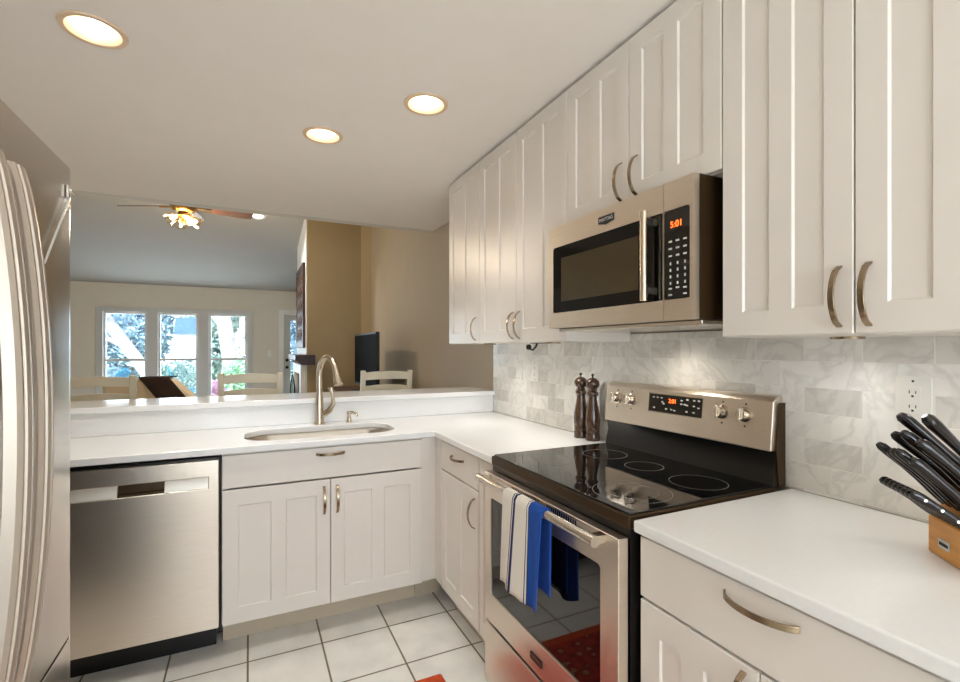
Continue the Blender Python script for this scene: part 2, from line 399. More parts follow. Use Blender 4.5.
tag(o, 'raised white quartz bar top behind the sink, in front of the stools', 'countertop')

# ================================================================== CABINETS
def shaker(mb, x0, x1, z0, z1, st=.062, rl=.07, mid=.06, two=True, y=0, t=.019, dp=.0055, sl=.0042):
    """shaker front with one or two recessed panels in the local x-z plane, front at y - t"""
    yf = y-t
    if two:
        m = (x0+x1)/2; xs = [x0, x0+st, m-mid/2, m+mid/2, x1-st, x1]; rec = (1, 3)
    else:
        xs = [x0, x0+st, x1-st, x1]; rec = (1,)
    zs = [z0, z0+rl, z1-rl, z1]; ch = .002
    def px(i): return xs[i]+(ch if i == 0 else -ch if i == len(xs)-1 else 0)
    def pz(j): return zs[j]+(ch if j == 0 else -ch if j == 3 else 0)
    G = [[mb.v((px(i), yf, pz(j))) for j in range(4)] for i in range(len(xs))]
    for i in range(len(xs)-1):
        for j in range(3):
            q = [G[i][j], G[i+1][j], G[i+1][j+1], G[i][j+1]]
            if j == 1 and i in rec:
                I = [mb.v((xs[i]+sl, yf+dp, zs[j]+sl)), mb.v((xs[i+1]-sl, yf+dp, zs[j]+sl)), mb.v((xs[i+1]-sl, yf+dp, zs[j+1]-sl)), mb.v((xs[i]+sl, yf+dp, zs[j+1]-sl))]
                for k in range(4): mb.f([q[k], q[(k+1) % 4], I[(k+1) % 4], I[k]])
                mb.f(I)
            else: mb.f(q)
    n = len(xs)
    per = [G[i][0] for i in range(n)]+[G[n-1][j] for j in range(1, 4)]+[G[i][3] for i in range(n-2, -1, -1)]+[G[0][j] for j in (2, 1)]
    def out(v, yy):
        p = v.co; xx = x0 if abs(p.x-x0) <= ch*1.01 else x1 if abs(p.x-x1) <= ch*1.01 else p.x
        zz = z0 if abs(p.z-z0) <= ch*1.01 else z1 if abs(p.z-z1) <= ch*1.01 else p.z
        return mb.v((xx, yy, zz))
    S1 = [out(v, yf+ch) for v in per]; S2 = [mb.v((v.co.x, y, v.co.z)) for v in S1]
    for A, B in ((per, S1), (S1, S2)):
        for k in range(len(per)): mb.f([A[k], A[(k+1) % len(per)], B[(k+1) % len(per)], B[k]])
    mb.f(S2)
    return mb
def pull(mb, x, y, z, vert=True, L=.132, pr=.03):
    """bowed strap pull centred at x,z on a face at y (projecting to -y)"""
    pts = []
    N = 14
    for k in range(N+1):
        t = -1+2*k/N
        yy = y-.004-pr*(1-t*t)**.75 if abs(t) < 1 else y
        pts.append((x, yy, z+t*L/2) if vert else (x+t*L/2, yy, z))
    mb.strap(pts, (1, 0, 0) if vert else (0, 0, 1), .0125, .0045)
    return mb
def handle(parent, x, y, z, vert=True, L=.132):
    return pull(MB(), x, y, z, vert, L).build('handle', M['nickel'], parent, .0012)

G_BASE = 'white base cabinets'
# --- sink base cabinet (faces -Y), local frame = world axes, origin front left floor corner
YP = 2.384         # carcass front plane of the peninsula; door faces at YP-.019
t = thing('sink_cabinet', 'white base cabinet below the sink with wide false drawer and two doors', 'cabinet', (-1.618, YP, 0))
w = .915
b = MB()
b.plate([(0, .13), (w, .13), (w, .883), (0, .883)], [[(.02, .15), (w-.02, .15), (w-.02, .86), (.02, .86)]], 0, .02, 'y')
b.box(0, .018, .02, .5, .13, .883); b.box(w-.018, w, .02, .5, .13, .883); b.box(0, w, .02, .5, .13, .148); b.box(0, w, .48, .5, .148, .6)
b.build('body', M['cab'], t)
MB().box(0, w, .115, .135, 0, .1295).build('toe_kick', M['kick'], t)
dr = MB().box(.003, w-.003, -.019, -.0005, .730, .874).build('false_drawer_front', M['cab'], t, .002)
handle(dr, w/2, -.019, .845, False)
for x0, x1, hx in ((.003, w/2-.0015, w/2-.030), (w/2+.0015, w-.003, w/2+.030)):
    dd = shaker(MB(), x0, x1, .132, .722, two=True).build('door', M['cab'], t)
    handle(dd, hx, -.019, .625)
# corner filler on the peninsula run
t = thing('corner_filler', 'narrow plain white filler panel in the inner corner beside the sink cabinet', 'panel', (-.702, YP, 0))
MB().prism([(.001, 0), (.077, 0), (.077, -.083), (.096, -.083), (.096, .02), (.001, .02)], 'z', .13, .883).build('panel', M['cab'], t, .001)
MB().box(.001, .16, .115, .135, 0, .1295).build('toe_kick', M['kick'], t)

R90 = -PI/2
def side_root(name, label, cat, y, x=-.606, z=0, group=None):
    """thing on the right-hand run: local x runs towards the camera (-Y), local y runs into the wall (+X)"""
    return thing(name, label, cat, (x, y, z), R90, group)
# --- corner base cabinet, one drawer over one door
t = side_root('base_cabinet', 'narrow white base cabinet with one drawer over one door beside the inner corner', 'cabinet', 2.30, group=G_BASE)
w = .447
MB().box(0, w, 0, .55, .13, .883).build('body', M['cab'], t)
MB().box(0, w+.155, .06, .08, 0, .1295).build('toe_kick', M['kick'], t)
dr = MB().box(.003, w-.003, -.019, -.0005, .733, .874).build('drawer', M['cab'], t, .002); handle(dr, w/2, -.019, .825, False)
dd = shaker(MB(), .003, w-.003, .125, .725, st=.055, mid=.05).build('door', M['cab'], t); handle(dd, w-.04, -.019, .625)
# --- slim pull-out next to the range
t = side_root('pullout_cabinet', 'slim white pull-out cabinet squeezed against the range', 'cabinet', 1.85)
w = .152
MB().box(0, w, 0, .55, .13, .883).build('body', M['cab'], t)
shaker(MB(), .003, w-.002, .125, .874, st=.04, two=False).build('door', M['cab'], t)
# --- near base cabinet
def near_base(y, label):
    t = side_root('base_cabinet', label, 'cabinet', y, group=G_BASE)
    w = .63
    MB().box(0, w, 0, .59, .13, .883).build('body', M['cab'], t)
    MB().box(0, w, .06, .08, 0, .1295).build('toe_kick', M['kick'], t)
    dr = MB().box(.003, w-.003, -.019, -.0005, .724, .872).build('drawer', M['cab'], t, .002); handle(dr, w/2, -.019, .84, False, .15)
    for x0, x1, hx in ((.003, w/2-.0015, w/2-.032), (w/2+.0015, w-.003, w/2+.032)):
        dd = shaker(MB(), x0, x1, .125, .716).build('door', M['cab'], t); handle(dd, hx, -.019, .635)
    return t
near_base(.914, 'white base cabinet with a wide drawer below the knife block counter')
near_base(.283, 'white base cabinet at the end of the counter, past the knife block')
# --- wall cabinets (door faces X = -.345)
G_UP = 'white wall cabinets'
def upper(label, y0, w, z0, z1, doors, hz, depth=.324):
    t = side_root('wall_cabinet', label, 'cabinet', y0, -.326, z0, G_UP)
    h = z1-z0
    MB().box(.0005, w-.0005, 0, depth, 0, h).build('body', M['cab'], t, .001)
    for x0, x1, hx in doors:
        dd = shaker(MB(), x0+.0015, x1-.0015, .002, h-.004, st=.058, rl=.062, mid=.055).build('door', M['cab'], t)
        handle(dd, hx, -.019, hz-z0)
    return t
upper('white wall cabinet with a single door at the open end of the row', 2.886, .456, 1.372, 2.398, [(0, .456, .408)], 1.455)
upper('white two-door wall cabinet between the end cabinet and the microwave', 2.429, .820, 1.372, 2.398, [(0, .411, .379), (.411, .820, .443)], 1.455)
upper('short white two-door wall cabinet above the microwave', 1.6085, .712, 1.832, 2.398, [(0, .354, .318), (.354, .712, .392)], 1.92)
upper('large white two-door wall cabinet above the knife block counter', .896, .636, 1.372, 2.398, [(0, .318, .290), (.318, .636, .346)], 1.455)

# ================================================================== DISHWASHER
t = thing('dishwasher', 'stainless steel dishwasher with pocket handle, left of the sink cabinet'.replace('left of', 'beside'), 'dishwasher', (-2.222, YP, 0))
w = .598
MB().box(0, w, 0, .5, .14, .868).build('body', M['black'], t)
b = MB()
b.plate([(.004, .135), (w-.004, .135), (w-.004, .862), (.004, .862)], [[(.07, .742), (.555, .742), (.555, .792), (.07, .792)]], -.026, -.001, 'y')
dd = b.build('door', M['steel'], t, .003)
b = MB()
for x0, x1 in ((.0705, .235), (.395, .5545)):  # bright ends and dark middle put the pocket's reflections into colour
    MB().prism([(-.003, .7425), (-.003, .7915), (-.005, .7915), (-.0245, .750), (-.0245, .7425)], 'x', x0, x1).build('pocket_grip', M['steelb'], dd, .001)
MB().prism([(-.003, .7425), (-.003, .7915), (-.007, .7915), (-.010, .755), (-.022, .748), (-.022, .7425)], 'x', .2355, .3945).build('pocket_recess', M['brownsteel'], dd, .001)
MB().box(.02, w-.02, .10, .12, 0, .1395).build('toe_kick', M['black'], t)

# ================================================================== SINK, FAUCET, SOAP DISPENSER
t = thing('sink', 'oval undermount stainless steel sink set in the peninsula counter', 'sink', (-1.165, 2.615, .70), world=True)
b = MB(); rings = []
for k, (gr, z, rr) in enumerate([(.028, .8835, .135), (.0, .8835, .13), (-.006, .87, .128), (-.014, .74, .12), (-.03, .715, .10), (-.09, .705, .06)]):
    rings.append([b.v((x, y, z)) for x, y in rrect(SX0-gr, SX1+gr, SY0-gr, SY1+gr, rr, 8)])
for A, B in zip(rings, rings[1:]):
    for i in range(len(A)): b.f([A[i], A[(i+1) % len(A)], B[(i+1) % len(A)], B[i]])
b.f(rings[-1])
b.build('basin', M['sink'], t, fix=False)
MB().lathe([(.0, .0), (.045, .0), (.045, .004), (.03, .004), (.026, .001), (.0, .001)][1:], (-1.165, 2.615, .7052), 24).build('drain', M['chrome'], t)

t = thing('faucet', 'tall brushed nickel gooseneck faucet standing behind the sink', 'faucet', (-1.15, 2.86, .9142), world=True)
fx, fy = -1.15, 2.86
MB().lathe([(.033, 0), (.033, .006), (.026, .012), (.024, .06), (.0215, .15), (.019, .17)], (fx, fy, .9144), 24).build('base', M['satin'], t)
pts = [(fx, fy, 1.08), (fx, fy, 1.18)]
dx, dy = .42, -.91
for k in range(1, 13):
    a = PI - k*PI/13.5
    rr = .082
    pts.append((fx+dx*(rr+rr*math.cos(a)), fy+dy*(rr+rr*math.cos(a)), 1.19+.105*math.sin(a)))
MB().tube(pts, [.0165]*2+[.0155]*12, 14).build('spout', M['satin'], t)
e = Vector(pts[-1]); dv = (e-Vector(pts[-2])).normalized()
MB().tube([e-dv*.02, e+dv*.02, e+dv*.06, e+dv*.085], [.016, .018, .024, .0255], 14).build('spray_head', M['satin'], t)
MB().tube([(fx+.016, fy-.012, .965), (fx+.05, fy-.032, .99), (fx+.072, fy-.04, 1.03), (fx+.066, fy-.042, 1.08), (fx+.06, fy-.042, 1.11), (fx+.058, fy-.042, 1.125)], [.016, .017, .013, .0085, .013, .010], 12).build('lever', M['satin'], t)
t = thing('soap_dispenser', 'small nickel soap dispenser on the counter beside the faucet', 'soap dispenser', (-.985, 2.85, .9142), world=True)
MB().lathe([(.02, 0), (.02, .004), (.013, .008), (.012, .03), (.009, .032), (.009, .05), (.014, .052), (.014, .06), (.006, .063)], (-.985, 2.85, .9144), 18).build('pump', M['satin'], t)
MB().tube([(-.985, 2.85, .970), (-.97, 2.83, .974), (-.955, 2.80, .968), (-.95, 2.79, .955)], [.009, .008, .007, .007], 10).build('nozzle', M['satin'], t)

# ================================================================== RANGE
RW = .764
t = side_root('range', 'stainless steel electric range with black glass cooktop between the white cabinets', 'range', 1.690, -.645)
MB().box(.002, RW-.002, .004, .625, .06, .884).build('body', M['black'], t)
for x in (.05, RW-.05):
    for y in (.06, .56): MB().lathe([(.02, 0), (.02, .0595)], (x, y, .0003), 12).build('foot', M['black'], t)
MB().box(0, RW, -.002, .575, .8845, .919).build('cooktop_frame', M['brownsteel'], t, .004)
ck = MB().plate(rrect(.006, RW-.006, .004, .572, .012, 3), [], .9195, .9245).build('cooktop', M['bglass'], t, .002)
for bx, by, rs in ((.616, .145, (.112, .075)), (.633, .40, (.085,)), (.405, .40, (.066,)), (.19, .405, (.085,)), (.17, .145, (.10,))):
    for rr in rs:
        b = MB(); n = 48
        A = [b.v((bx+(rr-.0009)*math.cos(2*PI*k/n), by+(rr-.0009)*math.sin(2*PI*k/n), .9248)) for k in range(n)]
        B = [b.v((bx+(rr+.0009)*math.cos(2*PI*k/n), by+(rr+.0009)*math.sin(2*PI*k/n), .9248)) for k in range(n)]
        for k in range(n): b.f([A[k], A[(k+1) % n], B[(k+1) % n], B[k]])
        b.build('burner_ring', M['ring'], ck)
# oven door with window
dd = MB().plate([(.004, .297), (RW-.004, .297), (RW-.004, .865), (.004, .865)], [rrect(.055, .69, .405, .773, .012, 3)], -.034, -.001, 'y').build('oven_door', M['steel'], t, .003)
MB().plate(rrect(.0555, .6895, .4055, .7725, .0115, 3), [], -.029, -.006, 'y').build('oven_window', M['bglass2'], dd)
for x0, x1 in ((.22, .40), (.44, .60)):
    b = MB(); n = int((x1-x0)/.011)
    for k in range(n): b.box(x0+k*.011, x0+k*.011+.006, -.0345, -.0335, .842, .858)
    b.build('vent_grille', M['dark'], dd)
b = MB(); b.tube([(.045, -.075, .853), (.72, -.075, .853)], .0135, 16)
hd = b.build('handle', M['steelh'], dd)
for x in (.055, .705):
    MB().box(x-.014, x+.014, -.072, -.034, .842, .864).build('handle_bracket', M['steelh'], hd, .003)
    MB().tube([(x-.018, -.075, .853), (x+.018, -.075, .853)], .0155, 16).build('handle_collar', M['steelh'], hd)
bd = MB().plate(rrect(.345, .415, .332, .356, .005, 3), [], -.0365, -.0342, 'y').build('badge', M['black'], dd)
RX = Matrix.Rotation(PI/2, 3, 'X')
text('badge_lettering', 'MAYTAG', .013, M['steelh'], bd, (.38, -.0368, .344), RX)
MB().box(.004, RW-.004, -.034, -.001, .062, .286).build('storage_drawer', M['steel'], t, .004)
# backguard
b = MB().prism([(.560, 1.028), (.575, 1.178), (.588, 1.192), (.600, 1.197), (.618, 1.197), (.618, 1.028)], 'x', .004, RW-.004)
bgd = b.build('backguard', M['steel'], t, .004)
MB().prism([(.568, .9197), (.572, .95), (.585, 1.0), (.575, 1.0275), (.618, 1.0275), (.618, .9197)], 'x', .004, RW-.004).build('backguard_riser', M['black'], t)
for x0, x1 in ((-.001, .0035), (RW-.0035, RW+.001)):
    MB().prism([(.592, .92), (.580, 1.03), (.594, 1.165), (.604, 1.175), (.624, 1.175), (.624, .92)], 'x', x0, x1).build('side_cover', M['brownsteel'], t)
sl = math.atan2(.015, .15)
def on_guard(x, z, dpt):  # point on the sloped control panel, dpt in front of it
    y = .560+(z-1.028)*.1
    return Vector((x, y-dpt*math.cos(sl), z+dpt*math.sin(sl)))
RG = Matrix.Rotation(PI/2-sl, 3, 'X')
def guard_plate(x0, x1, z0, z1, d0, d1):
    b = MB(); P = []
    for dd_ in (d0, d1): P.append([b.v(on_guard(x, z, dd_)) for x, z in ((x0, z0), (x1, z0), (x1, z1), (x0, z1))])
    b.f(P[0]); b.f(P[1][::-1])
    for k in range(4): b.f([P[0][k], P[0][(k+1) % 4], P[1][(k+1) % 4], P[1][k]])
    return b
guard_plate(.257, .513, 1.093, 1.169, .0003, .0014).build('display_frame', M['steelh'], bgd)
dp = guard_plate(.262, .508, 1.097, 1.165, .0015, .003).build('display', M['bglass'], bgd)
text('clock_digits', '2:01', .022, M['digit'], dp, on_guard(.378, 1.143, .0034), RG)
b = MB()
random.seed(3)
for xx, zz in ((.285, 1.152), (.305, 1.152), (.325, 1.152), (.33, 1.137), (.336, 1.131), (.29, 1.112), (.35, 1.112), (.375, 1.112), (.39, 1.110), (.42, 1.15), (.42, 1.137), (.435, 1.137), (.445, 1.155), (.445, 1.135), (.445, 1.112), (.475, 1.155), (.475, 1.135), (.475, 1.112), (.495, 1.155), (.495, 1.13)):
    b = MB(); P = [b.v(on_guard(xx+a, zz+c, .0034)) for a, c in ((-.005, -.0025), (.005, -.0025), (.005, .0025), (-.005, .0025))]; b.f(P)
    b.build('key_legend', M['legend'], dp)
for x in (.078, .1625, .588, .671):
    k = MB().lathe([(.024, 0), (.024, .005), (.019, .007), (.018, .024), (.016, .027)], on_guard(x, 1.130, .0004), 22, RG).build('knob', M['knobmetal'], bgd)
    b = MB(); o_ = on_guard(x, 1.130, .028); mx = Matrix.Translation(o_) @ RG.to_4x4()
    b.box(-.005, .005, -.02, .02, 0, .008, mx); b.build('knob_grip', M['steelh'], k, .001)
    for xx, zz in ((x, 1.163), (x, 1.093), (x-.03, 1.13)):
        b = MB(); P = [b.v(on_guard(xx+a, zz+c, .0004)) for a, c in ((-.003, -.003), (.003, -.003), (.003, .003), (-.003, .003))]; b.f(P)
        b.build('knob_print', M['slot'], bgd)

# ================================================================== MICROWAVE
MWW = .711; MZ = 1.412; MH = .4165
t = side_root('microwave', 'stainless steel over-the-range microwave with black glass door under the short cabinet', 'microwave', 1.6085+.040, -.380, MZ)
MB().box(0, MWW, 0, .37, .012, MH).build('body', M['brownsteel'], t)
MB().box(.01, MWW-.01, .02, .36, -.002, .0115).build('bottom_vent', M['steelh'], t, .002)
lamp = bpy.data.lights.new('cooktop_lamp', 'SPOT'); lamp.energy = 1.6; lamp.color = (1, .9, .76); lamp.spot_size = math.radians(150); lamp.spot_blend = .9; lamp.shadow_soft_size = .05
lo = bpy.data.objects.new('cooktop_lamp', lamp); C.objects.link(lo); lo.parent = t; lo.location = (MWW/2, .24, -.012)
yf = -.024
dd = MB().plate([(.001, .012), (.602, .012), (.602, MH-.001), (.001, MH-.001)], [[(.03, .072), (.600, .072), (.600, .333), (.03, .333)]], yf, -.001, 'y').build('door', M['steel'], t)
dg_ = MB().plate(rrect(.0305, .6005, .0725, .3325, .012, 3), [], yf+.001, yf+.02, 'y').build('door_glass', M['bglass3'], dd)
MB().box(.085, .50, yf+.0002, yf+.0009, .115, .285).build('door_window', M['mwinner'], dg_)
MB().plate([(.6035, .012), (MWW-.001, .012), (MWW-.001, MH-.001), (.6035, MH-.001)], [[(.6045, .072), (.697, .072), (.697, .333), (.6045, .333)]], yf, -.001, 'y').build('control_frame', M['steel'], t)
cp = MB().plate(rrect(.605, .6965, .0725, .3325, .012, 3), [], yf+.001, yf+.02, 'y').build('control_panel', M['bglass'], t)
b = MB().tube([(.552, yf-.028, .075), (.552, yf-.028, .345)], .0115, 16)
hd = b.build('handle', M['satin'], dd)
for z in (.105, .315): MB().box(.545, .559, yf-.022, yf+.001, z-.012, z+.012).build('handle_bracket', M['steelh'], hd, .002)
text('clock_digits', '5:01', .026, M['digit'], cp, (.650, yf+.0004, .288), RX)
def legend(x0, x1, z0, z1): MB().box(x0, x1, yf+.0002, yf+.0009, z0, z1).build('key_legend', M['legend'], cp)
for r_ in range(3):
    for c_ in range(3): legend(.622+c_*.026, .634+c_*.026, .238-r_*.021, .243-r_*.021)
for r_ in range(4):
    for c_ in range(3): legend(.626+c_*.026, .631+c_*.026, .172-r_*.019, .180-r_*.019)
for xx, zz in ((.622, .101), (.648, .103), (.674, .101), (.622, .083), (.674, .083)): legend(xx, xx+.012, zz, zz+.005)
bd = MB().prism([(0.308, .390), (0.308, .361), (0.352, .352), (0.396, .361), (0.396, .390)], 'y', yf-.002, yf-.0003).build('badge', M['steelh'], dd)
MB().prism([(0.312, .387), (0.312, .364), (0.352, .3555), (0.392, .364), (0.392, .387)], 'y', yf-.003, yf-.0021).build('badge_face', M['black'], bd)
text('badge_lettering', 'MAYTAG', .0175, M['legend'], bd, (0.352, yf-.0034, .374), RX)

# ================================================================== REFRIGERATOR (faces +X)
FX = -1.902
t = thing('refrigerator', 'tall stainless steel french door refrigerator with ribbed bowed handles', 'refrigerator', (FX, .590, 0), PI/2)
FW = .92
MB().box(.01, FW-.01, .075, .76, .03, 1.765).build('body', M['tvb'], t, .004)
def bowed(x0, x1, z0, z1):
    """door with rounded vertical edges; front at y=0"""
    P = []
    r = .028
    for k in range(7):
        a = math.radians(90*k/6); P.append((x1-r+r*math.sin(a), r-r*math.cos(a)) if 1 else None)
    P = P + [(x1, .07), (x0, .07)]
    for k in range(7):
        a = math.radians(90-90*k/6); P.append((x0+r-r*math.sin(a), r-r*math.cos(a)))
    return MB().prism(P, 'z', z0, z1)
def bow_handle(xc, z0, z1, pr=.072, w=.056):
    b = MB(); N = 26; R = []
    for k in range(N+1):
        s_ = k/N; z = z0+(z1-z0)*s_
        q = 4*s_*(1-s_); y = -(.034+(pr-.034)*q**.8)
        sec = []
        hw = w/2
        prof = [(-hw, .018), (-hw, .002), (-hw+.005, -.004), (-hw*.62, -.004), (-hw*.55, .002), (-hw*.42, -.006), (-hw*.05, -.008), (.0, .0), (hw*.05, -.008), (hw*.42, -.006), (hw*.55, .002), (hw*.62, -.004), (hw-.005, -.004), (hw, .002), (hw, .018)]
        R.append([b.v((xc+a, y+c, z)) for a, c in prof])
    for A, B in zip(R, R[1:]):
        for i in range(len(A)): b.f([A[i], A[(i+1) % len(A)], B[(i+1) % len(A)], B[i]])
    b.f(R[0][::-1]); b.f(R[-1])
    return b
for x0, x1, hx in ((0, FW/2-.002, FW/2-.044), (FW/2+.002, FW, FW/2+.040)):
    dd = bowed(x0, x1, .645, 1.78).build('door', M['steelv'], t, .002)
    hd = bow_handle(hx, .745, 1.655).build('handle', M['steelf'], dd)
    for z in (.765, 1.635): MB().box(hx-.02, hx+.02, -.03, .001, z-.02, z+.02).build('handle_mount', M['steelh'], hd, .003)
    if x0 > 0:
        MB().box(FW-.058, FW-.047, -.006, -.0005, 1.70, 1.732).build('chrome_tab', M['chrome'], dd, .002)
        MB().tube([(FW-.045, -.006, 1.722), (FW-.012, -.006, 1.722)], .0035, 8).build('chrome_pin', M['chrome'], dd)
        MB().tube([(FW-.055, -.007, 1.70), (FW-.21, -.007, 1.52)], .0022, 8).build('thin_rod', M['rod'], dd)  # thin white bar slanting down the door face
dd = bowed(0, FW, .10, .637).build('freezer_drawer', M['steelv'], t, .002)
b = MB()
pts = [(.12, -.045, .60)]
b.tube([(.10+.70*k/16, -.0-.042*(1-((k-8)/8)**4), .555) for k in range(17)], .009, 12)
b.build('handle', M['steelh'], dd)
MB().box(.02, FW-.02, .02, .06, .0, .095).build('base_grille', M['plastic'], t)

# ================================================================== RECESSED LIGHTS
def can(x, y, label, grp, e):
    t = thing('ceiling_light', label, 'ceiling light', (x, y, H), group=grp)
    b = MB(); n = 36; R = []
    for r, z in ((.096, -.001), (.094, -.006), (.078, -.006), (.074, .0), (.066, .05), (.066, .08)):
        R.append([b.v((r*math.cos(2*PI*k/n), r*math.sin(2*PI*k/n), z)) for k in range(n)])
    for A, B in zip(R, R[1:]):
        for k in range(n): b.f([A[k], A[(k+1) % n], B[(k+1) % n], B[k]])
    b.build('baffle', M['can'], t)
    MB().lathe([(.010, .0), (.036, .004), (.048, .014), (.050, .03)], (0, 0, .046), 28).build('bulb', M['bulb'], t)
    ld = bpy.data.lights.new('lamp', 'SPOT'); ld.energy = e; ld.color = LAMP_COL; ld.spot_size = math.radians(104); ld.spot_blend = .7; ld.shadow_soft_size = .055
    l = bpy.data.objects.new('lamp', ld); C.objects.link(l); l.parent = t; l.location = (0, 0, -.012)
    return t
LL = ['recessed ceiling light above the refrigerator end of the floor, biggest in view', 'recessed ceiling light nearest the wall cabinets', 'recessed ceiling light above the sink',
      'added unseen recessed light over the aisle beside the refrigerator', 'added unseen recessed light over the counter with the knife block', 'added unseen recessed light close to the added rear window']
for (x, y), l in zip(lamps, LL): can(x, y, l, 'recessed kitchen ceiling lights', LAMP_E*{0: 1.05, 1: .40, 2: .92}.get(LL.index(l), .5))
# one on the sloped living room ceiling
t = thing('ceiling_light', 'small recessed light in the sloped living room ceiling beside the fan', 'ceiling light', (-1.408, 6.97, 3.085))
t.rotation_euler = (math.atan(-.2), 0, 0)
MB().lathe([(.06, 0), (.09, .0), (.095, .012)], (0, 0, .002), 28, cap=False).build('trim_ring', M['trim'], t)
MB().lathe([(.01, 0), (.06, .003), (.06, .012)], (0, 0, .002), 24).build('bulb', M['bulb'], t)
ld = bpy.data.lights.new('lamp', 'SPOT'); ld.energy = 55; ld.color = LAMP_COL; ld.spot_size = math.radians(140); ld.spot_blend = .8; ld.shadow_soft_size = .06
l = bpy.data.objects.new('lamp', ld); C.objects.link(l); l.parent = t; l.location = (0, 0, -.02)
def spot(parent, loc, e, col, ang, r):
    ld = bpy.data.lights.new('lamp', 'SPOT'); ld.energy = e; ld.color = col; ld.spot_size = math.radians(ang); ld.spot_blend = .9; ld.shadow_soft_size = r
    l = bpy.data.objects.new('lamp', ld); C.objects.link(l); l.parent = parent; l.location = loc; return l
# under cabinet pucks
for i, (x, y) in enumerate(((-.13, .70), (-.13, .36), (-.24, 1.86), (-.24, 2.5))):
    t = thing('puck_light', ['round puck light under the large wall cabinet, closer to the range', 'round puck light under the large wall cabinet, above the knife block', 'round puck light under the wall cabinet above the pepper mills', 'round puck light under the end wall cabinet'][i], 'light', (x, y, 1.372), group='puck lights under the wall cabinets')
    MB().lathe([(.030, -.007), (.036, -.006), (.037, -.0005)], (0, 0, 0), 24).build('rim', M['nickel'], t)
    MB().lathe([(.008, -.0085), (.028, -.0072)], (0, 0, 0), 20).build('lens', M['plastic'], t)
    spot(t, (0, 0, -.014), 0.8 if i < 2 else 2.4, (1, .99, .97), 150, .025)

# ================================================================== OUTLETS, HOOK
def outlet(y, z, label, duplex=True):
    t = thing('outlet_plate', label, 'outlet' if duplex else 'switch', (-.0085, y, z), R90)
    MB().plate(rrect(-.036, .036, -.059, .059, .005, 3), [], -.0055, -.0002, 'y').build('cover_plate', M['plastic'], t, .0015)
    f = MB().box(-.0165, .0165, -.0075, -.0056, -.034, .034).build('face', M['plastic'], t, .001)
    if duplex:
        b = MB()
        for zz in (-.018, .018):
            b.box(-.0075, -.0055, -.0081, -.0077, zz-.001, zz+.007); b.box(.0055, .0075, -.0081, -.0077, zz-.001, zz+.006); b.box(-.0025, .0025, -.0081, -.0077, zz-.010, zz-.005)
        b.build('slot_pattern', M['slot'], f)
    else:
        MB().box(-.005, .005, -.014, -.0076, -.004, .012).build('toggle', M['plastic'], f)
    b = MB()
    for zz in (-.048, .048): b.lathe([(.0028, 0), (.0028, .0008)], (0, -.0056, zz), 10, RX)
    b.build('screw', M['slot'], t)
outlet(.613, 1.212, 'ivory double outlet on the marble tile above the knife block')
outlet(2.558, 1.212, 'ivory switch plate on the marble tile, farther from the pepper mills', False)
outlet(2.377, 1.212, 'ivory outlet on the marble tile, nearer to the pepper mills')
t = thing('cabinet_hook', 'small black swivel hook under the wall cabinet above the pepper mills', 'hook', (-.2, 2.06, 1.3715), world=True)
MB().box(-.215, -.185, 2.0, 2.10, 1.368, 1.3714).build('mount', M['iron'], t)
MB().tube([(-.2, 2.06, 1.368), (-.2, 2.07, 1.352), (-.2, 2.10, 1.335), (-.2, 2.125, 1.340), (-.2, 2.135, 1.352)], .005, 8).build('arm', M['iron'], t)
MB().lathe([(.006, -.014), (.014, -.008), (.014, .008), (.006, .014)], (-.2, 2.14, 1.350), 14).build('swivel_head', M['iron'], t)
t = thing('light_switch', 'white wall switch between the living room windows and the patio door', 'switch', (-1.16, YF-.0005, 1.25), world=True)
MB().box(-1.195, -1.125, YF-.006, YF-.0006, 1.19, 1.31).build('cover_plate', M['trim'], t, .001)
MB().box(-1.165, -1.155, YF-.014, YF-.0062, 1.24, 1.262).build('toggle', M['trim'], t)

# ================================================================== PEPPER MILLS
def mill(x, y, label):
    t = thing('pepper_mill', label, 'pepper mill', (x, y, .9143), group='wooden pepper mills by the range')
    MB().lathe([(.033, 0), (.034, .004), (.0325, .03), (.0300, .036), (.0325, .042), (.0302, .048), (.0325, .054), (.0302, .060), (.0330, .068), (.0345, .095), (.032, .125), (.0255, .16), (.0205, .19), (.0205, .205), (.026, .212), (.026, .222), (.022, .226)], (0, 0, 0), 26).build('body', M['walnut'], t)
    MB().lathe([(.019, .2264), (.022, .232), (.0195, .240), (.029, .250), (.0325, .262), (.029, .277), (.018, .288), (.006, .292)], (0, 0, 0), 26).build('head', M['walnut'], t)
    MB().lathe([(.004, .2923), (.004, .297), (.0065, .301), (.0065, .307), (.003, .311)], (0, 0, 0), 14).build('finial', M['iron'], t)
mill(-.066, 1.878, 'dark turned wooden pepper mill, the one farther from the range')
mill(-.062, 1.795, 'dark turned wooden pepper mill, the one closest to the range')

# ================================================================== KNIFE BLOCK AND KNIVES
KB = Vector((-.213, .506, .9145))
KR = math.atan2(-.76, -.65)      # local x runs along the front edge
n_ = Vector((-.76, .65, 0)); e_ = Vector((-.65, -.76, 0))
t = thing('knife_block', 'light wooden knife block with a slanted top on the counter below the outlet', 'knife block', KB, KR)
# local: x along front face, y = into the block (away from handles) -> world = -n
PW = .135
ang = math.radians(40); sy, sz = math.sin(ang), math.cos(ang)
pr = [(0, 0), (0, .074), (.145*sy, .074+.145*sz), (.145*sy+.10*math.cos(ang), .074+.145*sz-.10*math.sin(ang)), (.20, 0)]
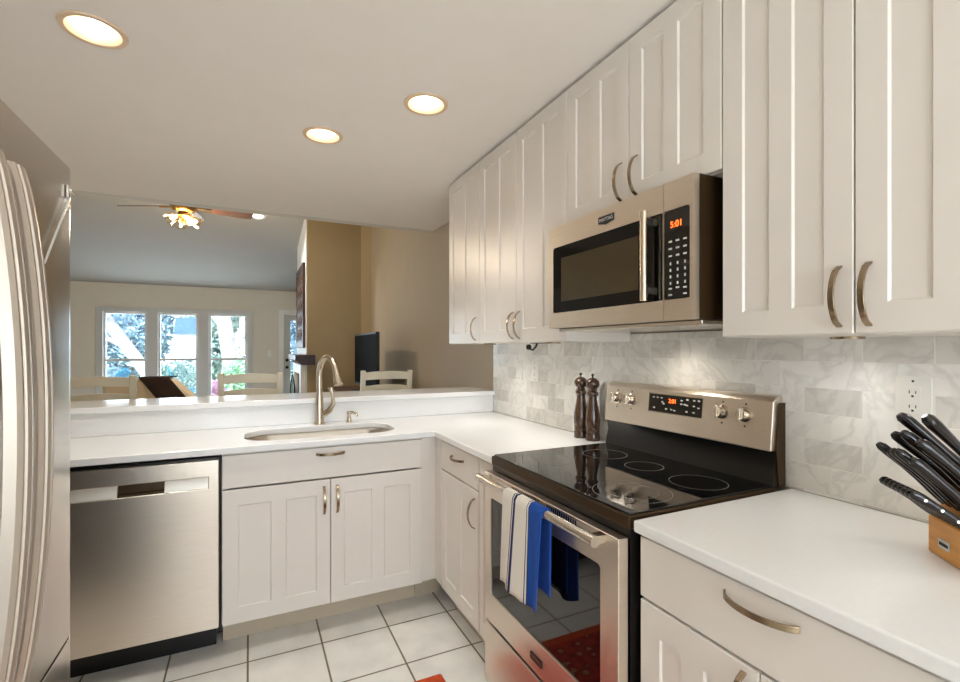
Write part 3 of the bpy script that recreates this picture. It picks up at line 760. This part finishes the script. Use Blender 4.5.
# local y positive must be -n : rotation of local y by KR
ly = Vector((-math.sin(KR), math.cos(KR), 0)); sgn = 1 if ly.dot(-n_) > 0 else -1
b = MB(); b.prism([(sgn*p[0], p[1]) for p in pr], 'x', 0, PW)
kb = b.build('block', M['oak'], t, .003)
b = MB().box(.035, .068, min(-sgn*.0014, -sgn*.0003), max(-sgn*.0014, -sgn*.0003), .022, .040); lb = b.build('maker_label', M['legend'], kb)
b = MB().box(.0385, .0645, min(-sgn*.0021, -sgn*.0015), max(-sgn*.0021, -sgn*.0015), .028, .034); b.build('label_print', M['slot'], lb)
D = Vector((0, -sgn*math.cos(ang), math.sin(ang)))       # handle direction (local)
S = Vector((0, sgn*sy, sz))                              # up the slanted face
WX = Vector((1, 0, 0))
def to_world(p):
    return KB + Matrix.Rotation(KR, 3, 'Z') @ p
def knife(x, s, L, hw, th, label, steak=False, rnd=False, el=48):
    D = Vector((0, -sgn*math.cos(ang), math.sin(ang))) if steak else Vector((0, -sgn*math.cos(math.radians(el)), math.sin(math.radians(el))))
    S = Vector((0, sgn*D.z, -sgn*D.y))
    up = Vector((0, sgn*sy, sz))
    base = Vector((x, 0, .074))+up*s+D*.004
    t = thing('steak_knife' if steak else 'kitchen_knife' if not rnd else 'sharpening_steel', label, 'knife' if not rnd else 'sharpening steel', to_world(base), KR, 'steak knives along the front of the block' if steak else 'kitchen knives in the block')
    b = MB(); R = []
    prof = [(0, .72), (.03, .85), (.2, .95), (.4, .82), (.6, .84), (.85, 1.05), (.95, 1.0), (1.0, .6)]
    for q, k in prof:
        c = D*(L*q)-S*(.010*q*q if not rnd else 0)
        hh, tt = hw*(1 if steak else .86)*k/2, th/2*(1 if q < .98 else .6)
        if rnd: hh = tt = hw/2*k
        ring = []
        for a in range(10):
            aa = 2*PI*a/10
            cx, sx_ = math.cos(aa), math.sin(aa)
            ring.append(b.v(c+WX*(tt*cx)+S*(hh*sx_)))
        R.append(ring)
    for A, B in zip(R, R[1:]):
        for i in range(10): b.f([A[i], A[(i+1) % 10], B[(i+1) % 10], B[i]])
    b.f(R[0][::-1]); b.f(R[-1])
    b.build('grip', M['knife'], t)
    if steak:
        for q in (.22, .5, .78):
            c = D*(L*q)-S*(.010*q*q)
            mx = Matrix.Rotation(PI/2, 3, 'Y')
            MB().lathe([(.003, -th/2-.0004), (.003, th/2+.0004)], c, 8, mx).build('rivet', M['steelh'], t)
ordn = ['first', 'second', 'third', 'fourth', 'fifth', 'sixth', 'seventh', 'eighth']
for i in range(8):
    knife(.010+i*.0150, .010, .112, .019, .0105, 'black steak knife handle, %s in the front row counted from the outlet end' % ordn[i], True)
big = [(.012, .040, .165, .022, 'black kitchen knife handle at the outlet end of the middle row'), (.034, .040, .152, .022, 'black kitchen knife handle second in the middle row'),
       (.057, .040, .160, .022, 'black kitchen knife handle third in the middle row'), (.080, .040, .165, .022, 'black kitchen knife handle fourth in the middle row'),
       (.108, .040, .150, .024, 'black kitchen knife handle last in the middle row'),
       (.014, .076, .160, .026, 'thick black chef knife handle at the outlet end of the upper row'), (.052, .080, .168, .026, 'thick black chef knife handle second in the upper row'),
       (.090, .078, .155, .026, 'thick black chef knife handle third in the upper row'), (.010, .112, .176, .028, 'thick black chef knife handle in the topmost row beside the outlet')]
for x, s, L, hw, lab in big: knife(x, s, L, hw, .016, lab)
knife(.072, .115, .172, .024, .02, 'round black sharpening steel handle standing alone at the top of the block', rnd=True)

# ================================================================== TOWEL
b = MB(); uvl = b.bm.loops.layers.uv.new('UVMap')
HXc, HZ, HR = -.720, .853, .0175
nv, nu = 30, 40
grid = []
for i in range(nv+1):
    v = i/nv; row = []
    for j in range(nu+1):
        # path: front hem (.54) up, over the bar, down the back to .60
        s_ = j/nu
        Lf, La, Lb = .300-.014*max(0, (v-.8)/.2)**2, PI*HR, .25
        l = s_*(Lf+La+Lb)
        if l < Lf: x = HXc-HR; z = HZ-(Lf-l); drop = (Lf-l)/Lf; sg = -1
        elif l < Lf+La:
            a = (l-Lf)/HR; x = HXc-HR*math.cos(a); z = HZ+HR*math.sin(a); drop = 0; sg = 0
        else: x = HXc+HR; z = HZ-(l-Lf-La); drop = (l-Lf-La)/Lb; sg = 1
        wv = .007*math.sin(v*9+1.0)*drop + .004*math.sin(v*17)*drop
        if sg < 0: x += -.006*drop+wv*1.1
        if sg > 0: x += min(.002, wv*.3)
        y = 1.425-.235*v*(1-.04*drop) + .022*drop*(1-v) - (.006*drop if sg > 0 else 0)
        row.append(b.v((x, y, z)))
    grid.append(row)
for i in range(nv):
    for j in range(nu):
        f = b.f([grid[i][j], grid[i+1][j], grid[i+1][j+1], grid[i][j+1]])
        for lp, (a, c) in zip(f.loops, ((i, j), (i+1, j), (i+1, j+1), (i, j+1))): lp[uvl].uv = (a/nv, c/nu)
o = b.build('dish_towel', M['towel'], None)
m_ = o.modifiers.new('thick', 'SOLIDIFY'); m_.thickness = .004; m_.offset = 0
tag(o, 'white dish towel with navy and blue stripes draped over the oven door handle', 'towel')

# ================================================================== RUG
t = thing('rug', 'red patterned rug on the tile floor in front of the range', 'rug', (-1.12, 1.25, .0005), world=True)
MB().plate(rrect(-1.44, -.80, .65, 1.845, .01, 2), [rrect(-1.40, -.84, .69, 1.80, .01, 2)], .0005, .011).build('border', M['rugedge'], t, .003)
MB().box(-1.3995, -.8405, .6905, 1.7995, .0008, .010).build('field', M['rug'], t)

# ================================================================== BAR STOOLS
def stool(x, y, label):
    t = thing('bar_stool', label, 'bar stool', (x, y, 0), group='cream bar stools behind the bar')
    hw = .205
    for s_ in (-1, 1):
        MB().strap([(s_*(hw-.018), .02, 0), (s_*(hw-.018), .0, .40), (s_*(hw-.018), .0, .74), (s_*(hw-.018), .035, 1.0), (s_*(hw-.018), .06, 1.172)], (1, 0, 0), .036, .03).build('rear_post', M['stool'], t, .004)
        MB().strap([(s_*(hw-.025), .37, 0), (s_*(hw-.035), .36, .70)], (1, 0, 0), .036, .036).build('front_leg', M['stool'], t, .003)
        MB().box(s_*(hw-.03)-.01, s_*(hw-.03)+.01, .016, .345, .28, .305).build('side_stretcher', M['stool'], t)
    MB().plate(rrect(-.21, .21, -.01, .40, .05, 5), [], .7005, .735).build('seat', M['stool'], t, .008)
    b = MB(); n = 12; R = []
    for k in range(n+1):
        q = -1+2*k/n; xx = q*(hw-.036); top = 1.158+.010*(1-q*q); bt = 1.098+.006*(1-q*q); yy = .048+.012*(1-q*q)
        R.append([b.v((xx, yy-.010, bt)), b.v((xx, yy-.002, top)), b.v((xx, yy+.016, top)), b.v((xx, yy+.008, bt))])
    for A, B in zip(R, R[1:]):
        for i in range(4): b.f([A[i], A[(i+1) % 4], B[(i+1) % 4], B[i]])
    b.f(R[0][::-1]); b.f(R[-1]); b.build('top_rail', M['stool'], t, .003)
    for zc in (1.025, .90):
        b = MB(); R = []
        for k in range(n+1):
            q = -1+2*k/n; xx = q*(hw-.036); yy = .022+.01*(1-q*q)-(.02 if zc < 1 else 0); zz = zc+.014*(1-q*q)
            R.append([b.v((xx, yy-.008, zz-.022)), b.v((xx, yy-.004, zz+.022)), b.v((xx, yy+.012, zz+.022)), b.v((xx, yy+.008, zz-.022))])
        for A, B in zip(R, R[1:]):
            for i in range(4): b.f([A[i], A[(i+1) % 4], B[(i+1) % 4], B[i]])
        b.f(R[0][::-1]); b.f(R[-1]); b.build('back_slat', M['stool'], t)
    MB().box(-hw+.036, hw-.036, .345, .375, .22, .25).build('foot_rail', M['stool'], t)
    t.rotation_euler = (0, 0, PI)
    return t
stool(-.53, 3.79, 'cream ladder-back bar stool in front of the television')
stool(-1.50, 3.79, 'cream ladder-back bar stool in front of the patio door wall, behind the sink')
stool(-2.37, 3.79, 'cream ladder-back bar stool nearest the refrigerator, in front of the armchair')

# ================================================================== LIVING ROOM
# television on a console against the side wall
t = thing('media_console', 'low dark wood media console under the television', 'console', (-.36, 5.45, 0), world=True)
MB().box(-.62, -.10, 4.75, 6.15, .08, .84).build('body', M['wood'], t, .004)
MB().box(-.64, -.09, 4.72, 6.18, .8405, .87).build('top', M['wood'], t, .004)
for k in range(3):
    d_ = MB().box(-.638, -.6205, 4.77+k*.46, 5.21+k*.46, .12, .82).build('door', M['wood'], t, .003)
    MB().lathe([(.006, 0), (.013, .02), (.006, .026)], (-.639, 4.99+k*.46, .5), 12, Matrix.Rotation(-PI/2, 3, 'Y')).build('knob', M['brass'], d_)
for x, y in ((-.58, 4.8), (-.14, 4.8), (-.58, 6.1), (-.14, 6.1)): MB().box(x-.025, x+.025, y-.025, y+.025, 0, .0795).build('leg', M['wood'], t)
t = thing('television', 'black flat screen television standing on the dark console', 'television', (-.34, 5.32, .871), world=True)
MB().box(-.365, -.325, 4.80, 5.87, .925, 1.515).build('cabinet', M['tvb'], t, .006)
MB().box(-.367, -.3655, 4.79, 5.85, .95, 1.495).build('screen', M['tv'], t)
MB().box(-.355, -.325, 5.22, 5.42, .88, .926).build('neck', M['tvb'], t)
MB().box(-.46, -.22, 5.02, 5.62, .8706, .8795).build('stand', M['tvb'], t, .003)
# fireplace on the side of the chimney breast
t = thing('fireplace', 'white fireplace surround with a dark wood mantel shelf on the chimney breast', 'fireplace', (-.86, 7.3, 0), world=True)
MB().plate([(6.75, 0), (6.93, 0), (6.93, 1.0), (7.77, 1.0), (7.77, 0), (7.95, 0), (7.95, 1.135), (6.75, 1.135)], [], -.90, -.8365, 'x').build('surround', M['trim'], t, .004)
MB().box(-.845, -.8365, 6.931, 7.769, .05, .999).build('firebox', M['dark'], t)
MB().prism([(-.99, 1.264), (-.99, 1.20), (-.94, 1.16), (-.91, 1.136), (-.75, 1.136), (-.75, 1.264)], 'y', 6.45, 6.7255).build('mantel_return', M['wood'], t, .003)
MB().prism([(-.99, 1.264), (-.99, 1.20), (-.94, 1.16), (-.91, 1.1355), (-.8365, 1.1355), (-.8365, 1.264)], 'y', 6.726, 7.6).build('mantel', M['wood'], t, .003)
t = thing('fire_screen', 'black wrought iron fire screen with scrolls in front of the fireplace', 'fire screen', (-.955, 7.3, 0), world=True)
b = MB(); b.plate([(6.98, .03), (7.72, .03), (7.72, .82), (7.35, .98), (6.98, .82)], [[(7.0, .05), (7.70, .05), (7.70, .80), (7.35, .955), (7.0, .80)]], -.965, -.945, 'x'); b.build('frame', M['iron'], t)
b = MB()
for yc in (7.14, 7.35, 7.56):
    for zc, q in ((.3, 1), (.6, -1)):
        b.tube([(-.955, yc+q*(.02+.0035*k)*math.cos(k*.55), zc+(.02+.0035*k)*math.sin(k*.55)) for k in range(26)], .007, 6)
    b.tube([(-.955, yc, .04), (-.955, yc, .9 if yc == 7.35 else .83)], .006, 6)
b.build('scrolls', M['iron'], t)
for y in (7.05, 7.65): MB().tube([(-1.05, y, .008), (-.955, y, .04), (-.912, y, .008)], .008, 8).build('foot', M['iron'], t)
t = thing('wall_panel', 'tall carved dark wood panel hanging above the mantel', 'wall art', (-.84, 7.3, 1.36), world=True)
MB().plate([(6.80, 1.355), (7.85, 1.355), (7.85, 2.50), (6.80, 2.50)], [[(6.88, 1.44), (7.77, 1.44), (7.77, 2.42), (6.88, 2.42)]], -.868, -.837, 'x').build('frame', M['wood'], t, .004)
b = MB().box(-.856, -.838, 6.881, 7.769, 1.441, 2.419)
for i in range(4):
    for j in range(5):
        b.lathe([(.085, 0), (.07, .012), (.04, .010), (.03, .02), (.006, .024)], (-.856, 6.99+i*.222, 1.54+j*.195), 12, Matrix.Rotation(-PI/2, 3, 'Y'))
b.build('carving', M['carve'], t)
# armchair with throw, seen from behind
t = thing('armchair', 'beige upholstered armchair beyond the bar with its back to the kitchen', 'armchair', (-2.50, 6.85, 0), math.radians(-14))
MB().box(-.42, .42, -.1, .72, .12, .40).build('base', M['sofa'], t, .03, 4)
MB().box(-.30, .30, .05, .74, .401, .52).build('seat_cushion', M['sofa'], t, .04, 4)
MB().prism([(-.46, .401), (.42, .401), (.46, .74), (.40, .82), (.22, 1.0), (-.44, 1.0), (-.48, .92)], 'y', -.24, -.02).build('backrest', M['sofa'], t, .05, 4)
for s_ in (-1, 1): MB().box(min(s_*.32, s_*.47), max(s_*.32, s_*.47), -.015, .74, .13, .72).build('arm', M['sofa'], t, .05, 4)
for x in (-.36, .36):
    for y in (-.06, .66): MB().lathe([(.02, 0), (.03, .119)], (x, y, 0), 10).build('leg', M['wood'], t)
b = MB(); R = []
for k in range(15):
    q = k/14
    if q < .7: s_ = q/.7; y_, z_ = -.262-.008*math.sin(s_*5), .62+s_*.40
    else:
        s_ = (q-.7)/.3; y_, z_ = -.25+s_*.26, 1.018
    sh = (1.018-z_)*.80
    R.append([b.v((min(xx+sh, .40+.012*n), y_, z_)) for n, xx in enumerate((-.10, -.02, .06, .14, .215))])
for A, B in zip(R, R[1:]):
    for i in range(4): b.f([A[i], A[i+1], B[i+1], B[i]])
o = b.build('throw_blanket', M['throw'], None)
o.location = (-2.50, 6.85, 0); o.rotation_euler = (0, 0, math.radians(-14))
m_ = o.modifiers.new('thick', 'SOLIDIFY'); m_.thickness = .012
tag(o, 'dark brown throw blanket draped over the back of the beige armchair', 'blanket')
# ceiling fan
FC = Vector((-2.13, 5.9, 2.84))
t = thing('ceiling_fan', 'brass ceiling fan with five brown wooden blades and glass lamp shades', 'ceiling fan', FC)
zc = 3.68-.2*(5.9-YE)-2.84
MB().lathe([(.012, .10), (.012, zc-.06)], (0, 0, 0), 12).build('downrod', M['brass'], t)
MB().lathe([(.03, zc-.085), (.065, zc-.03), (.07, zc+.01)], (0, 0, 0), 20).build('canopy', M['brass'], t)
MB().lathe([(.05, -.07), (.10, -.05), (.125, -.02), (.13, .02), (.11, .06), (.06, .09), (.02, .102)], (0, 0, 0), 28).build('motor', M['brass'], t)
for k in range(5):
    a = math.radians(227+72*k); mx = Matrix.Rotation(a, 4, 'Z') @ Matrix.Rotation(math.radians(-16), 4, 'X')
    b = MB()
    V = [(.20, -.052), (.30, -.066), (.58, -.074), (.655, -.060), (.67, 0), (.655, .060), (.58, .074), (.30, .066), (.20, .052)]
    A = [b.v(mx @ Vector((x, y, .008))) for x, y in V]; B = [b.v(mx @ Vector((x, y, 0))) for x, y in V]
    b.f(A); b.f(B[::-1])
    for i in range(len(V)): b.f([A[i], A[(i+1) % len(V)], B[(i+1) % len(V)], B[i]])
    bl = b.build('blade', M['fanwood'], t)
    b = MB().box(.11, .25, -.022, .022, -.012, -.0005, mx); b.build('blade_iron', M['brass'], bl, .002)
lk = MB().lathe([(.02, -.19), (.035, -.17), (.03, -.13), (.06, -.10), (.055, -.072)], (0, 0, 0), 20).build('light_kit', M['brass'], t)
for k in range(4):
    a = math.radians(20+90*k); dv = Vector((math.cos(a), math.sin(a), -.55)).normalized()
    q = dv.to_track_quat('Z', 'Y').to_matrix()
    o_ = Vector((math.cos(a)*.05, math.sin(a)*.05, -.11))
    MB().lathe([(.022, 0), (.032, .02), (.052, .05), (.062, .09), (.068, .115)], o_, 20, q, cap=False).build('glass_shade', M['shade'], lk)
    MB().lathe([(.010, .02), (.02, .045), (.022, .065), (.012, .082)], o_, 12, q).build('bulb', M['fbulb'], lk)
ld = bpy.data.lights.new('fan_lamp', 'POINT'); ld.energy = 28; ld.color = (1, .82, .6); ld.shadow_soft_size = .1
l = bpy.data.objects.new('fan_lamp', ld); C.objects.link(l); l.parent = t; l.location = (0, 0, -.3)

# ================================================================== GARDEN OUTSIDE
o = MB().box(-20, 16, YF+.13, 45, -.3, -.2).build('lawn', M['lawn'], None); o['kind'] = 'structure'
o = MB().box(-7, 5, YF+.14, 14.2, -.199, -.12).build('patio', M['patio'], None); o['kind'] = 'structure'
o = MB().box(-9, 8, YB-9, YB-.12, -.3, -.1).build('ground', M['patio'], None); o['kind'] = 'structure'
def leaves(n, cx, cy, cz, rx, ry, rz, s, seed):
    rnd = random.Random(seed); b = MB()
    for _ in range(n):
        while True:
            p = Vector((rnd.uniform(-1, 1), rnd.uniform(-1, 1), rnd.uniform(-1, 1)))
            if p.length < 1: break
        p = Vector((cx+p.x*rx, cy+p.y*ry, cz+p.z*rz))
        u = Vector((rnd.uniform(-1, 1), rnd.uniform(-1, 1), rnd.uniform(-1, 1))).normalized(); v = u.orthogonal().normalized()
        k = s*rnd.uniform(.6, 1.3); w_ = u.cross(v)*k*.12
        b.f([b.v(p-u*k), b.v(p+v*k*.4+w_), b.v(p+u*k), b.v(p-v*k*.4+w_)])
    return b
def tree(x, y, trunk, rad, crown, label, leafm, n, seed, branches=(), ls=.11):
    t = thing('tree', label, 'tree', (x, y, -.2), group='trees beyond the windows')
    MB().tube(trunk, rad, 10).build('trunk', M['bark'], t)
    for p, r in branches: MB().tube(p, r, 8).build('branch', M['bark'], t)
    f = leaves(n, *crown, ls, seed).build('foliage', leafm, t, fix=False); f['kind'] = 'stuff'
tree(-4.2, 13.2, [(.9, 0, 0), (.55, .1, 1.0), (-.2, .1, 2.2), (-.7, 0, 3.2), (-1.0, 0, 5)], [.17, .14, .12, .10, .05], (-.55, .6, 3.2, 1.15, .9, 1.7), 'pale leaning tree trunk outside the window nearest the refrigerator', M['leaf2'], 1500, 1, [([(-.2, .1, 2.2), (-.1, .2, 3.2), (.3, .3, 4.4)], [.08, .06, .03]), ([(.3, .1, 1.5), (-.4, .1, 1.9), (-1.0, .1, 2.1)], [.06, .05, .03])])
tree(-2.0, 14.0, [(0, 0, 0), (.05, .1, 1.2), (-.12, 0, 2.4), (.05, 0, 3.6), (0, 0, 5.4)], [.26, .2, .17, .14, .07], (.1, .7, 3.4, 1.2, .9, 1.7), 'gnarled oak trunk outside the window nearest the patio door', M['leaf'], 1400, 2, [([(.0, .1, 1.4), (.35, .1, 2.1), (.3, .1, 3.0), (.7, .2, 4.2)], [.12, .1, .08, .04]), ([(0, 0, 1.9), (-.45, 0, 2.6), (-.4, 0, 3.4), (-.9, 0, 4.4)], [.1, .08, .06, .03])])
for i, (x, y, m_) in enumerate(((-8.5, 20, 'leaf'), (-5.6, 22, 'leaf2'), (-2.4, 21, 'leaf'), (.6, 20.5, 'leaf2'), (3.6, 22, 'leaf'))):
    tree(x, y, [(0, 0, 0), (.1, 0, 1.5), (0, 0, 3.2), (.1, 0, 5)], [.2, .16, .12, .05], (0, 0, 2.7, 1.45, 1.1, 2.6), ['leafy garden tree farthest toward the fridge side of the lawn', 'tall leafy tree behind the pale leaning trunk', 'tall leafy tree behind the white shed', 'tall leafy tree behind the gnarled oak', 'leafy garden tree beyond the patio door'][i], M[m_], 3000, 10+i, (), .17)
t = thing('shed', 'narrow white garden shed with a blue roof outside the middle window', 'shed', (-3.28, 17.3, -.2))
MB().box(-.26, .26, -.26, .26, 0, 2.0).build('wall', M['shed'], t)
MB().prism([(-.30, 2.0005), (.30, 2.0005), (.24, 2.5), (-.24, 2.5)], 'y', -.30, .30).build('roof', M['roof'], t)
def bush(x, y, r, h, m_, label, cat, seed, n=700):
    t = thing('garden_bush', label, cat, (x, y, -.2))
    MB().tube([(0, 0, 0), (.02, 0, h*.5)], [.03, .015], 6).build('stem', M['bark'], t)
    f = leaves(n, 0, 0, h*.55, r, r, h*.5, .08, seed).build('foliage', M[m_], t, fix=False); f['kind'] = 'stuff'
bush(-1.7, 12.75, .5, 1.25, 'leaf3', 'bright green bush outside the window nearest the patio door', 'bush', 31)
bush(-2.25, 11.9, .28, .85, 'pink', 'pink flowering bush beside the bright green bush', 'bush', 32, 500)
bush(-4.9, 15.0, .7, 1.1, 'leaf2', 'pale green bush behind the leaning trunk', 'bush', 33)
bush(-3.2, 15.6, .7, 1.2, 'leaf', 'low green bush in front of the white shed', 'bush', 34)
def garden_chair(x, y, rz, label):
    t = thing('garden_chair', label, 'garden chair', (x, y, -.119), rz, 'teal garden chairs on the patio')
    for k in range(5): MB().prism([(-.06, 0), (.06, 0), (.07, .70+.06*(1-abs(k-2)/2)), (0, .76+.06*(1-abs(k-2)/2)), (-.07, .70+.06*(1-abs(k-2)/2))], 'y', 0, .02).build('back_slat', M['teal'], t).matrix_local = Matrix.Translation(((k-2)*.125, .26, .30)) @ Matrix.Rotation(math.radians(-18), 4, 'X')
    MB().box(-.3, .3, -.28, .28, .30, .335).build('seat', M['teal'], t, .004)
    for s_ in (-1, 1):
        MB().box(s_*.34-.05, s_*.34+.05, -.32, .34, .52, .545).build('arm', M['teal'], t, .004)
        MB().box(s_*.32-.025, s_*.32+.025, -.29, -.23, 0, .5195).build('front_leg', M['teal'], t)
        MB().box(s_*.32-.025, s_*.32+.025, .24, .30, 0, .5195).build('rear_leg', M['teal'], t)
garden_chair(-2.62, 12.6, math.radians(100), 'teal garden chair outside the middle window')
garden_chair(-4.36, 12.3, math.radians(262), 'teal garden chair outside the window nearest the refrigerator')
